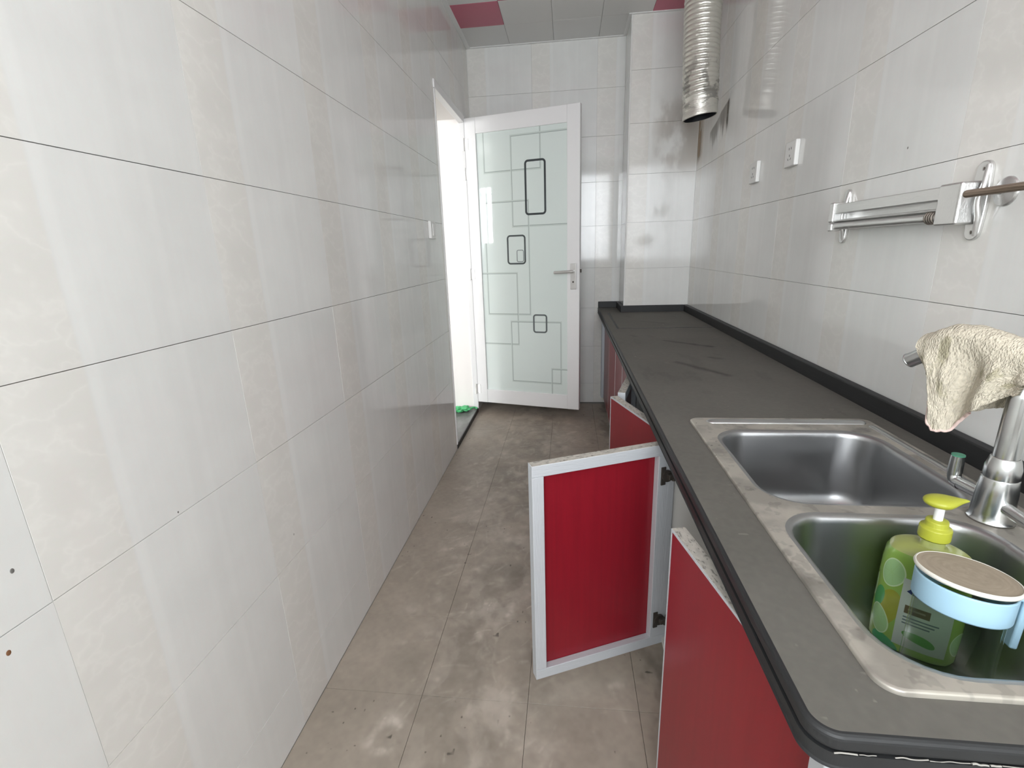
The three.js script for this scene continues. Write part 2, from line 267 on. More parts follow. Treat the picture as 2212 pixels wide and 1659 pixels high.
function windowUnit(n, [x0, x1, y0, y1], z, panes, label) {
  const g = new THREE.Group(); g.name = 'window_' + n; g.userData = { kind: 'structure', label, category: 'window' }; scene.add(g);
  const f = 0.045;
  part('window_frame', merge([box(x0, x1, y0, y0 + f, z, z + 0.06), box(x0, x1, y1 - f, y1, z, z + 0.06), box(x0, x0 + f, y0 + f, y1 - f, z, z + 0.06), box(x1 - f, x1, y0 + f, y1 - f, z, z + 0.06)]), whitePaint, g);
  const w = (x1 - x0 - 2 * f) / panes;
  for (let i = 0; i < panes; i++) {
    part('glass_pane', box(x0 + f + i * w, x0 + f + (i + 1) * w, y0 + f, y1 - f, z + 0.03, z + 0.0302), pane, g);
    if (i) part('mullion', box(x0 + f + i * w - 0.025, x0 + f + i * w + 0.025, y0 + f, y1 - f, z, z + 0.06), whitePaint, g);
  }
  const nb = Math.round((x1 - x0) / 0.12);
  for (let i = 1; i < nb; i++) { const x = x0 + (x1 - x0) * i / nb; part('bar', rod([x, y0, z + 0.13], [x, y1, z + 0.13], n === 2 ? 0.02 : 0.013, 8), alu, g); }
  for (const y of [y0 + 0.12 * (y1 - y0), y1 - 0.14]) part('crossbar', box(x0, x1, y - 0.008, y + 0.008, z + 0.126, z + 0.134), alu, g);
}
windowUnit(1, WK, ZF + 0.04, 2, 'white framed barred kitchen window behind the viewer');
windowUnit(2, WH, HZ1 + 0.04, 4, 'wide barred window of the hall, mirrored in the door glass');
// what stands outside the windows
struct('ground_outside', box(-60, 60, -12.4, -12, 1.2, 80), M([0.3, 0.29, 0.27], 0.9), 'ground far below the windows', 'ground');
const nb = thing('apartment_building', 'plain grey apartment building across from the windows', 'building', [-4, -12, 16]);
part('building_body', box(-22, 22, 0, 13.6, 0, 9), M([0.34, 0.34, 0.33], 0.9), nb); part('roof_slab', box(-22.2, 22.2, 13.6, 13.9, -0.2, 9.2), M([0.4, 0.4, 0.39], 0.9), nb);
const nbWin = M([0.05, 0.06, 0.07], 0.1), nbG = box(-0.8, 0.8, 0, 1.5, -0.03, 0.02);
for (let i = -8; i <= 8; i++) for (const y of [8, 11]) part('window_opening', nbG, nbWin, nb, [i * 2.5, y, 0]);

// ---------------------------------------------------------------- the open glass door
{
  const H0 = 0.085, H1 = 2.066, hx = -0.698, hz = -3.52, ang = Math.atan2(0.195, 0.775), W = 0.797, T = 0.04;
  const g = new THREE.Group(); g.name = 'door_1'; g.position.set(hx, 0, hz); g.rotation.y = -ang; scene.add(g);   // local x along the leaf, z towards the viewer
  g.userData = { kind: 'structure', label: 'white framed frosted glass door with rectangle motifs, standing open', category: 'door' };
  const st = 0.085, tr = 0.1, br = 0.105;
  part('stile', rbox(0, st, H0, H1, -T, 0, 0.003), whitePaint, g); part('stile', rbox(W - st, W, H0, H1, -T, 0, 0.003), whitePaint, g);
  part('rail', rbox(st, W - st, H1 - tr, H1, -T + 0.001, -0.001, 0.003), whitePaint, g); part('rail', rbox(st, W - st, H0, H0 + br, -T + 0.001, -0.001, 0.003), whitePaint, g);
  const gx0 = st, gx1 = W - st, gy0 = H0 + br, gy1 = H1 - tr, gw = gx1 - gx0, gh = gy1 - gy0;
  // printed rectangle outlines, given in fractions of the pane from its upper left corner
  const print = canvasTex(768, 1792, (c, w, h) => {
    c.fillStyle = '#dce6e2'; c.fillRect(0, 0, w, h);
    const R = (x0, y0, x1, y1) => { c.strokeStyle = 'rgba(200,211,206,1)'; c.lineWidth = 10; c.strokeRect(x0 * w, y0 * h, (x1 - x0) * w, (y1 - y0) * h); c.strokeStyle = 'rgba(152,165,161,1)'; c.lineWidth = 3.5; c.strokeRect(x0 * w + 5, y0 * h + 5, (x1 - x0) * w - 10, (y1 - y0) * h - 10); };
    R(0.076, -0.1, 0.715, 0.14); R(0.387, 0.02, 1.1, 0.34); R(0.06, 0.246, 0.574, 0.678); R(-0.1, 0.513, 0.425, 0.801); R(0.333, 0.705, 0.928, 0.957); R(0.815, 0.895, 1.2, 1.2);
  });
  const glass = new THREE.BoxGeometry(gw, gh, 0.01); glass.translate((gx0 + gx1) / 2, (gy0 + gy1) / 2, -0.016);
  const gm = part('glass_panel', glass, M(0xffffff, 0.015, { map: print }), g, null, 'pale green frosted glass with printed rectangle outlines');
  const motifMat = M([0.045, 0.055, 0.058], 0.3);
  const ringShape = (x0, y0, x1, y1, t, r) => {
    const rr = (a, b, c, d, q, P) => { P.moveTo(a + q, b); P.lineTo(c - q, b); P.absarc(c - q, b + q, q, -Math.PI / 2, 0); P.lineTo(c, d - q); P.absarc(c - q, d - q, q, 0, Math.PI / 2); P.lineTo(a + q, d); P.absarc(a + q, d - q, q, Math.PI / 2, Math.PI); P.lineTo(a, b + q); P.absarc(a + q, b + q, q, Math.PI, 1.5 * Math.PI); };
    const s = new THREE.Shape(); rr(x0, y0, x1, y1, r, s); const h = new THREE.Path(); rr(x0 + t, y0 + t, x1 - t, y1 - t, Math.max(0.003, r - t), h); s.holes.push(h);
    const e = new THREE.ExtrudeGeometry(s, { depth: 0.0016, bevelEnabled: false, curveSegments: 6 }); e.translate(0, 0, -0.011); return e;
  };
  const motif = (a, b, c, d, t, r, m) => part('rounded_motif', ringShape(gx0 + a * gw, gy1 - d * gh, gx0 + c * gw, gy1 - b * gh, t, r), m, gm);
  motif(0.536, 0.107, 0.771, 0.301, 0.013, 0.025, motifMat); motif(0.314, 0.37, 0.532, 0.481, 0.011, 0.024, M([0.07, 0.085, 0.085], 0.3)); motif(0.425, 0.426, 0.508, 0.472, 0.005, 0.012, M([0.22, 0.25, 0.25], 0.3)); motif(0.6, 0.675, 0.767, 0.75, 0.011, 0.022, M([0.13, 0.15, 0.15], 0.3));
  const lockMat = M([0.6, 0.59, 0.57], 0.35, { metalness: 0.5 }), lockY = 1.06;
  const lp = part('lock_plate', rbox(W - 0.062, W - 0.022, lockY - 0.12, lockY + 0.05, -0.001, 0.007, 0.003), lockMat, g);
  part('keyhole', rod([W - 0.042, lockY - 0.07, 0.004], [W - 0.042, lockY - 0.07, 0.009], 0.006, 12), darkMetal, lp);
  const lever = part('lever_handle', merge([rod([W - 0.042, lockY, 0.005], [W - 0.042, lockY, 0.045], 0.009), tube([[W - 0.036, lockY, 0.044], [W - 0.07, lockY - 0.001, 0.046], [W - 0.12, lockY - 0.004, 0.043], [W - 0.16, lockY - 0.006, 0.04]], 0.0095, 20, 12), new THREE.SphereGeometry(0.0095, 12, 8).translate(W - 0.16, lockY - 0.006, 0.04)]), lockMat, g);
  part('latch', box(W - 0.002, W + 0.008, lockY - 0.01, lockY + 0.012, -0.026, -0.012), darkMetal, g);
  for (const y of [1.905, 1.72, 1.05, 0.19]) part('hinge', merge([rod([-0.004, y - 0.04, 0.006], [-0.004, y + 0.04, 0.006], 0.009), rbox(0, 0.03, y - 0.035, y + 0.035, -0.001, 0.0025, 0.001)]), M([0.85, 0.85, 0.83], 0.2, { metalness: 0.4 }), g);
}
// crumpled green bag on the threshold
{
  const g = new THREE.IcosahedronGeometry(1, 12), p = g.attributes.position;
  for (let i = 0; i < p.count; i++) {
    const x = p.getX(i), y = p.getY(i), z = p.getZ(i), k = 0.75 + 0.7 * (fbm(x * 3 + 5 + y * 2, z * 3 + 9, 3, 7) - 0.4) + 0.25 * Math.sin(9 * x + 6 * fbm(z * 4 + 3, y * 4 + 3, 2, 4));
    p.setXYZ(i, x * k * 0.1, Math.max(0, 0.5 + 0.62 * y * k) * 0.034, z * k * 0.05);
  }
  g.computeVertexNormals();
  const bag = thing('plastic_bag', 'small crumpled bright green plastic bag on the doorway threshold', 'bag', [-0.825, 0.0305, -3.44], 0.35);
  part('bag_body', g, M([0.1, 0.55, 0.22], 0.4, { side: THREE.DoubleSide }), bag);
  part('bag_knot', tube([[0.07, 0.012, 0.005], [0.1, 0.02, 0.0], [0.12, 0.014, -0.012], [0.135, 0.008, -0.004]], 0.008, 16, 8), M([0.1, 0.5, 0.2], 0.4), bag);
}

// ---------------------------------------------------------------- corrugated exhaust duct
{
  const cx = 0.665, cz = -2.84, yb = 1.83, R = 0.081;
  const path = (y) => [cx - 0.012 * ss(1.9, 2.3, y) + 0.006 * ss(2.0, 1.8, y), cz];
  const duct = thing('exhaust_duct', 'dented silver corrugated exhaust duct hanging from the ceiling, open at its lower end', 'duct', [0, 0, 0]);
  const L = 2.6 - (yb + 0.075), pitch = 0.0212;
  const mat = M(0xffffff, 0.4, { metalness: 0.75, side: THREE.DoubleSide, map: tex(512, 512, (u, v) => { const d = ss(0.55, 0.7, fbm(u * 12, v * 20, 4, 3)) * ss(0.35, 0.1, v); const k = 0.86 - 0.2 * d; return [k, k * 0.99, k * 0.955]; }), bumpMap: tex(512, 512, grey((u, v) => fbm(u * 50, v * 90, 3, 5)), false), bumpScale: 0.0012 });
  part('corrugated_hose', gridGeo(72, 420, (u, v) => {
    const y = yb + 0.075 + v * L, a = u * Math.PI * 2, wob = 0.0025 * (fbm(y * 9, Math.cos(a) + 2, 2, 3) - 0.5), ph = (y + 0.012 * Math.sin(a + 0.5) * 0.4) / pitch;
    const r = R + wob + 0.0065 * Math.pow(Math.abs(Math.sin(Math.PI * ph)), 0.6) * ss(0, 0.05, v), [x, z] = path(y);
    return [x + r * Math.cos(a), y + 0.15 * (x + r * Math.cos(a) - cx) * ss(0.3, 0, v), z - r * Math.sin(a)];
  }, true), mat, duct);
  part('inner_lining', gridGeo(72, 40, (u, v) => { const a = u * Math.PI * 2, y = yb + 0.001 + v * 0.72, r = R - 0.0055, [x, z] = path(y); return [x + r * Math.cos(a), y + 0.15 * (r * Math.cos(a)) * ss(0.3, 0.1, v), z - r * Math.sin(a)]; }, true), M([0.014, 0.016, 0.022], 0.6, { side: THREE.DoubleSide }), duct, null, 'soot-dark inside of the duct');
  const collar = part('end_collar', gridGeo(72, 30, (u, v) => {
    const a = u * Math.PI * 2, t = v * 2, inner = v > 0.5, vv = inner ? 2 - t : t, y = yb + 0.076 - 0.0 - (1 - 0) * 0.076 * vv;
    const r = (inner ? R - 0.002 : R + 0.002) + 0.0016 * Math.sin(vv * 9) + 0.003 * (fbm(Math.cos(a) * 2 + 4, Math.sin(a) * 2 + y * 20, 2, 9) - 0.5), [x, z] = path(y);
    return [x + r * Math.cos(a), y + 0.15 * (r * Math.cos(a)), z - r * Math.sin(a)];
  }, true), mat, duct);
}

// ---------------------------------------------------------------- sockets and switch
function socket(name, label, pos, turn, slots) {
  const t = thing(name, label, slots ? 'socket' : 'switch', pos, turn);
  part('plate', rbox(-0.043, 0.043, -0.043, 0.043, 0, 0.016, 0.004, 3), whitePlastic, t);
  if (slots) {
    const hole = M([0.05, 0.05, 0.05], 0.7);
    for (const [x, y, r, w, h] of [[-0.009, 0.018, 0, 0.0025, 0.008], [0.009, 0.018, 0, 0.0025, 0.008], [0, -0.006, 0, 0.0025, 0.008], [-0.01, -0.018, 0.5, 0.0025, 0.008], [0.01, -0.018, -0.5, 0.0025, 0.008]]) { const s = part('slot', new THREE.BoxGeometry(w, h, 0.001), hole, t, [x, y, 0.0162]); s.rotation.z = r; }
  } else part('rocker', rbox(-0.017, 0.017, -0.03, 0.03, 0.014, 0.0195, 0.002), whitePlastic, t);
}
socket('wall_socket', 'white square socket on the right wall, farther of the two', [XR, 1.5, -2.385], -Math.PI / 2, true);
socket('wall_socket', 'white square socket on the right wall, nearer of the two', [XR, 1.512, -2.02], -Math.PI / 2, true);
socket('light_switch', 'white light switch on the left wall beside the doorway', [XL, 1.32, -2.53], Math.PI / 2, false);

// ---------------------------------------------------------------- countertop with black edge and upstand
const YC = 0.765, CX0 = 0.225, CZ0 = -0.37;
const SK = { x0: 0.31, x1: 0.742, z0: -1.232, z1: -0.418, y: YC + 0.0065 };
{
  const top = thing('countertop', 'long grey dusty stone worktop with black edges along the right wall', 'countertop');
  const s = new THREE.Shape(), b = 0.006;                            // shape plane: X = x, Y = -z
  const x0 = CX0 + b, x1 = XR - 0.004 - b, z0 = -CZ0 + b, z1 = -ZB - 0.004 - b, zp = -ZP - 0.004 - b, xp = XP - 0.004 - b, r = 0.022;
  s.moveTo(x0 + r, z0); s.lineTo(x1, z0); s.lineTo(x1, zp); s.lineTo(xp, zp); s.lineTo(xp, z1); s.lineTo(x0, z1); s.lineTo(x0, z0 + r); s.absarc(x0 + r, z0 + r, r, Math.PI, 1.5 * Math.PI);
  const h = new THREE.Path(), q = 0.016; h.moveTo(SK.x0 + q, -SK.z1 + q); h.lineTo(SK.x0 + q, -SK.z0 - q); h.lineTo(SK.x1 - q, -SK.z0 - q); h.lineTo(SK.x1 - q, -SK.z1 + q); s.holes.push(h);
  const g = new THREE.ExtrudeGeometry(s, { depth: 0.02 - 2 * b, bevelEnabled: true, bevelSize: b, bevelThickness: b, bevelSegments: 4, curveSegments: 10 });
  g.rotateX(-Math.PI / 2); g.translate(0, YC - 0.02 + b, 0);
  { const p = g.attributes.position, uv = g.attributes.uv; for (let i = 0; i < p.count; i++) uv.setXY(i, (p.getX(i) - 0.2) / 0.65, (-p.getZ(i) - 0.35) / 3.5); }
  part('slab', g, [dustTop, blackStone], top);
  const e = new THREE.Shape(), ex0 = CX0 + 0.001, ez0 = -CZ0 + 0.001, w = 0.035, R = 0.028;   // doubled edge below the slab
  e.moveTo(ex0 + R, ez0); e.lineTo(XR - 0.004, ez0); e.lineTo(XR - 0.004, ez0 + w); e.lineTo(ex0 + w, ez0 + w); e.lineTo(ex0 + w, -ZB - 0.004); e.lineTo(ex0, -ZB - 0.004); e.lineTo(ex0, ez0 + R); e.absarc(ex0 + R, ez0 + R, R, Math.PI, 1.5 * Math.PI);
  const eg = new THREE.ExtrudeGeometry(e, { depth: 0.014, bevelEnabled: true, bevelSize: -0.002, bevelOffset: 0.002, bevelThickness: 0.0025, bevelSegments: 2, curveSegments: 10 });
  eg.rotateX(-Math.PI / 2); eg.translate(0, YC - 0.02 - 0.0168, 0); part('edge_strip', eg, blackStone, top);
  // broken bead of old glue along the seam at the near end
  const glue = M([0.36, 0.345, 0.315], 0.9), segs = [];
  for (let x = 0.245; x < 0.79;) { const l = 0.008 + rnd() * 0.03, a = x; x += l + (rnd() < 0.35 ? 0.016 : 0.001); segs.push(tube([0, 0.25, 0.5, 0.75, 1].map((t) => [a + t * l, YC - 0.0197 + (rnd() - 0.5) * 0.0016, -CZ0 * -1 + 0.0006 - 0.0012 + rnd() * 0.0006]), 0.0004 + rnd() * 0.0007, 12, 6)); }
  part('glue_seam', merge(segs), glue, top, null, 'pale broken glue line along the near edge');
  const bs = (n, x0, x1, z0, z1) => part('upstand', rbox(x0, x1, YC - 0.002, 0.81, z0, z1, 0.004, 3), blackStone, top);
  bs(0, XR - 0.026, XR - 0.001, ZP + 0.002, CZ0 - 0.006); bs(1, XP - 0.022, XR - 0.026, ZP + 0.001, ZP + 0.024); bs(2, XP - 0.024, XP - 0.001, ZB + 0.024, ZP + 0.001); bs(3, CX0 + 0.002, XP - 0.002, ZB + 0.001, ZB + 0.024);
  const pz0 = ZP + 0.04, cover = part('hob_cover', rbox(0.284, 0.79, YC - 0.003, YC + 0.003, pz0, -2.752, 0.002), dustTop, top, null, 'flat slab filling the old hob cut-out');
  { const p = cover.geometry.attributes.position, uv = cover.geometry.attributes.uv; for (let i = 0; i < p.count; i++) uv.setXY(i, (p.getX(i) - 0.2) / 0.65, (-p.getZ(i) - 0.35) / 3.5); }
  part('joint_seal', merge([box(0.272, 0.79, YC - 0.002, YC + 0.0008, -2.752, -2.738), box(0.272, 0.284, YC - 0.002, YC + 0.0008, pz0, -2.744)]), blackStone, top, null, 'dark joint around the hob cover');
}

// ---------------------------------------------------------------- base cabinets with aluminium framed red doors
const DT = 0.027, DY0 = 0.062, DY1 = 0.702;
function doorGeo(w) {                                                // local: x from hinge (0) to free edge (w), y, z: -DT (inner) .. 0 (outer)
  const f = 0.031, fh = 0.052, z1 = -0.0065, e = 0.005;
  return merge([rbox(0, w, DY1 - f, DY1, -DT, z1, 0.0015, 1), rbox(0, w, DY0, DY0 + f, -DT, z1, 0.0015, 1), rbox(0, fh, DY0 + f, DY1 - f, -DT, z1, 0.0015, 1), rbox(w - f, w, DY0 + f, DY1 - f, -DT, z1, 0.0015, 1),
    box(0, w, DY1 - e, DY1, z1, 0), box(0, w, DY0, DY0 + e, z1, 0), box(0, e, DY0 + e, DY1 - e, z1, 0), box(w - e, w, DY0 + e, DY1 - e, z1, 0)]);
}
function hingeParts(door, y) {                                        // concealed hinge: wing plate and cup on the inner face, short arm at the hinge edge
  const g = merge([rbox(0.03, 0.044, y - 0.026, y + 0.026, -DT - 0.003, -DT + 0.001, 0.001, 1), rod([0.026, y, -DT - 0.007], [0.026, y, -DT + 0.001], 0.0165, 20), rbox(0.002, 0.03, y - 0.008, y + 0.008, -DT - 0.018, -DT - 0.006, 0.003, 1), rod([0.014, y - 0.011, -DT - 0.014], [0.014, y + 0.011, -DT - 0.014], 0.005, 10)]);
  part('hinge', g, darkMetal, door, null, 'dark tarnished concealed hinge');
}
const dustMat = M(0xffffff, 1, { map: tex(256, 128, (u, v) => { const k = 0.72 + 0.16 * (fbm(u * 40, v * 5, 4, 3) - 0.5) - 0.2 * ss(0.66, 0.76, fbm(u * 60, v * 8, 3, 8)); return [k, k * 0.975, k * 0.925]; }) });
const XF = 0.276;                                                     // carcass front
function cabinet(za, zb, label, doors) {                              // za nearer, zb farther
  const c = thing('base_cabinet', label, 'cabinet', [0, 0, 0], 0, 'red door cabinets under the worktop');
  const t = 0.016, y0 = 0.065, y1 = 0.722;
  part('side_panel', box(XF, 0.8, y0, y1, zb, zb + t), carcass, c); part('side_panel', box(XF, 0.8, y0, y1, za - t, za), carcass, c);
  part('bottom_panel', box(XF, 0.8, y0, y0 + t, zb + t, za - t), carcass, c); part('back_panel', box(0.795, 0.8, y0 + t, y1, zb + t, za - t), carcass, c);
  part('front_rail', box(XF, XF + 0.03, y1 - 0.03, y1, zb + t, za - t), alu, c);
  part('plinth', box(XF + 0.03, XF + 0.046, 0, y0, zb + 0.001, za - 0.001), alu, c);
  for (const [side, w, open] of doors) {                              // side 'near': hinged on the near side
    const s = side === 'near', m = part('cabinet_door', doorGeo(w), aluDusty, c);
    m.position.set(XF - 0.002, 0, s ? za - 0.004 : zb + 0.004);
    // closed leaf lies along z with its outer face towards -x; a near-hinged leaf is the mirror image of a far-hinged one
    
    if (s) { m.geometry = m.geometry.clone(); m.geometry.applyMatrix4(new THREE.Matrix4().makeRotationY(Math.PI / 2)); m.geometry.applyMatrix4(new THREE.Matrix4().makeScale(-1, 1, 1)); flip(m.geometry); }
    else { m.geometry = m.geometry.clone(); m.geometry.applyMatrix4(new THREE.Matrix4().makeRotationY(-Math.PI / 2)); }
    const e = 0.0052, panel = new THREE.BoxGeometry(w - 2 * e, DY1 - DY0 - 2 * e, 0.006); panel.translate(w / 2, (DY0 + DY1) / 2, -0.0032);
    const dl = rbox(0.001, w - 0.001, DY1 - 0.0002, DY1 + 0.0007, -DT + 0.001, -0.001, 0.0003, 1); part('dust_layer', orient(dl, s), dustMat, m, null, 'pale dust on the top edge');
    const p = part('door_panel', orient(panel, s), redMat, m, null, 'glossy dark red panel');
    for (const y of [DY0 + 0.09, DY1 - 0.09]) { hingeParts(m, y); const hg = m.children[m.children.length - 1]; hg.geometry = orient(hg.geometry, s); }
    for (const y of [DY0 + 0.09, DY1 - 0.09]) part('hinge_mount', s ? rbox(XF + 0.002, XF + 0.06, y - 0.01, y + 0.01, za - t - 0.014, za - t, 0.003, 1) : rbox(XF + 0.002, XF + 0.06, y - 0.01, y + 0.01, zb + t, zb + t + 0.014, 0.003, 1), darkMetal, c);
    m.rotation.y = (s ? 1 : -1) * open * D2R;
    
  }
  return c;
}
function flip(g) { if (g.index) { const a = g.index.array; for (let i = 0; i < a.length; i += 3) { const q = a[i]; a[i] = a[i + 1]; a[i + 1] = q; } } else { for (const k of Object.keys(g.attributes)) { const A = g.attributes[k], n = A.itemSize; for (let i = 0; i < A.count; i += 3) for (let j = 0; j < n; j++) { const q = A.array[i * n + j]; A.array[i * n + j] = A.array[(i + 1) * n + j]; A.array[(i + 1) * n + j] = q; } } } return g; }
function orient(g, s) {
  if (s) { g.applyMatrix4(new THREE.Matrix4().makeRotationY(Math.PI / 2)); g.applyMatrix4(new THREE.Matrix4().makeScale(-1, 1, 1)); flip(g); } else g.applyMatrix4(new THREE.Matrix4().makeRotationY(-Math.PI / 2));
  return g;
}
cabinet(-0.405, -1.255, 'nearest red cabinet under the sink, one door swung wide open into the aisle', [['near', 0.412, 12], ['far', 0.408, 66]]);
cabinet(-1.257, -2.085, 'second red cabinet beyond the sink with both doors ajar', [['near', 0.402, 18.5], ['far', 0.402, 14]]);
cabinet(-2.087, -2.805, 'closed red cabinet third along from the sink', [['near', 0.352, 0], ['far', 0.352, 0]]);
cabinet(-2.807, -3.69, 'closed red cabinet at the far end against the end wall', [['near', 0.436, 0], ['far', 0.436, 0]]);
single('filler_strip', 'narrow silver filler strip between farthest cabinet and end wall', 'filler strip', rbox(XF - 0.02, XF, 0.065, 0.72, ZB + 0.003, -3.694, 0.002), alu);
single('corner_post', 'silver corner post under the near end of the worktop', 'post', rbox(0.243, 0.274, 0, 0.726, -0.403, -0.376, 0.003), alu);
single('end_board', 'white board closing the near end below the worktop', 'board', rbox(0.305, 0.79, 0.0, 0.726, -0.402, -0.385, 0.002), M([0.74, 0.73, 0.7], 0.4));

// ---------------------------------------------------------------- double bowl sink
function rrPts(x0, x1, z0, z1, r, n = 8) {                           // counter-clockwise seen from above in (x, -z)
  const P = [], c = [[x1 - r, z1 - r, 0], [x0 + r, z1 - r, 1], [x0 + r, z0 + r, 2], [x1 - r, z0 + r, 3]];
  for (const [cx, cz, k] of c) for (let i = 0; i <= n; i++) { const a = (k + i / n) * Math.PI / 2; P.push([cx + r * Math.cos(a), cz + r * Math.sin(a)]); }
  return P;
}
function loft(rings, flipIt) {                                       // rings: arrays of [x, y, z] of equal length, closed
  const n = rings[0].length;
  const g = gridGeo(n, rings.length - 1, (u, v) => rings[Math.round(v * (rings.length - 1))][Math.round(u * n) % n], true); if (flipIt) { flip(g); g.computeVertexNormals(); } return g;
}
{
  const sink = thing('double_sink', 'stainless steel double bowl sink with dusty rim set in the worktop', 'sink');
  const rimMat = M(0xffffff, 0.5, { metalness: 0.4, map: tex(512, 1024, (u, v) => {
    const x = u * 0.43, z = v * 0.81, d = ss(0.35, 0.65, fbm(x * 18, z * 18, 5, 3)), s = ss(0.66, 0.76, fbm(x * 26 + 3, z * 26, 4, 8)), k = 0.72 - 0.1 * d;
    const near = ss(0.62, 0.7, fbm(x * 60, z * 60, 3, 15)) * 0.12; const q = k - 0.1 * s - 0.5 * near;
    return [q * 1.0, q * 0.97, q * 0.915];
  }), roughnessMap: tex(256, 512, grey((u, v) => 0.6 + 0.7 * (fbm(u * 9, v * 18, 4, 4) - 0.3)), false) });
  const bowls = [{ x0: 0.35, x1: 0.69, z0: -1.137, z1: -0.797, d: 0.185 }, { x0: 0.343, x1: 0.632, z0: -0.754, z1: -0.444, d: 0.19 }];
  const outer = rrPts(SK.x0 + 0.004, SK.x1 - 0.004, -SK.z1 + 0.004, -SK.z0 - 0.004, 0.022);
  const sh = new THREE.Shape(outer.map((p) => new THREE.Vector2(...p)));
  const lips = bowls.map((b) => rrPts(b.x0 - 0.009, b.x1 + 0.009, -b.z1 - 0.009, -b.z0 + 0.009, 0.075));
  for (const l of lips) sh.holes.push(new THREE.Path(l.map((p) => new THREE.Vector2(...p))));
  const flat = new THREE.ShapeGeometry(sh, 4); flat.rotateX(-Math.PI / 2); flat.translate(0, SK.y, 0);
  const ring = (P, y) => P.map(([x, z]) => [x, y, -z]);
  const skirt = loft([ring(outer, SK.y), ring(rrPts(SK.x0 + 0.002, SK.x1 - 0.002, -SK.z1 + 0.002, -SK.z0 - 0.002, 0.023), SK.y - 0.0006), ring(rrPts(SK.x0 + 0.0004, SK.x1 - 0.0004, -SK.z1 + 0.0004, -SK.z0 - 0.0004, 0.024), SK.y - 0.0022), ring(rrPts(SK.x0, SK.x1, -SK.z1, -SK.z0, 0.0245), YC + 0.0002)], true);
  const setUV = (g) => { const p = g.attributes.position, uv = g.attributes.uv; for (let i = 0; i < p.count; i++) uv.setXY(i, (p.getX(i) - SK.x0) / 0.432, (-p.getZ(i) + SK.z1) / 0.814); return g; };
  part('rim', setUV(merge([flat, skirt])), rimMat, sink);
  const bead = (a, b, w) => { const g = new THREE.CapsuleGeometry(w, Math.hypot(b[0] - a[0], b[1] - a[1]), 6, 16); g.rotateZ(Math.PI / 2); g.rotateY(-Math.atan2(b[1] - a[1], b[0] - a[0])); g.scale(1, 0.42, 1); g.translate((a[0] + b[0]) / 2, SK.y - 0.0004, (a[1] + b[1]) / 2); return g; };
  part('pressed_bead', bead([0.362, -1.2], [0.708, -1.2], 0.014), steel, sink); part('pressed_bead', bead([0.722, -1.17], [0.722, -0.88], 0.008), steel, sink);
  const bowlMat = M([0.42, 0.425, 0.43], 0.42, { metalness: 1, roughnessMap: tex(256, 256, grey((u, v) => 0.8 + 0.5 * (fbm(u * 30, v * 8, 4, 4) - 0.4)), false) });
  bowls.forEach((b, k) => {
    const R = [], ins = (o, r, y) => R.push(ring(rrPts(b.x0 + o, b.x1 - o, -b.z1 + o, -b.z0 - o, r), y));
    ins(-0.009, 0.075, SK.y); ins(-0.005, 0.072, SK.y - 0.001); ins(-0.0005, 0.068, SK.y - 0.0025); ins(0.002, 0.066, SK.y - 0.006); ins(0.0035, 0.065, SK.y - 0.014);
    const yb = SK.y - b.d; for (let i = 1; i <= 4; i++) ins(0.0035 + 0.01 * i / 4, 0.065, mix(SK.y - 0.014, yb + 0.045, i / 4));
    for (let i = 1; i <= 7; i++) { const a = i / 7 * Math.PI / 2; ins(0.0135 + 0.045 * (1 - Math.cos(a)), 0.066 - 0.01 * i / 7, yb + 0.045 * (1 - Math.sin(a))); }
    ins(0.1, 0.04, yb - 0.002); ins(0.128, 0.012, yb - 0.004);
    const cx = (b.x0 + b.x1) / 2, cz = -(b.z0 + b.z1) / 2; R.push(R[0].map(() => [cx, yb - 0.005, -cz]));
    part('bowl', loft(R, true), bowlMat, sink, null, k ? 'near bowl holding the bottle and jug' : 'empty far bowl');
    part('drain', lathe([[0, 0], [0.03, 0.0005], [0.036, 0.003], [0.041, 0.003], [0.043, 0]], 32), chrome, sink, [cx, yb - 0.0035, -cz]);
  });
}

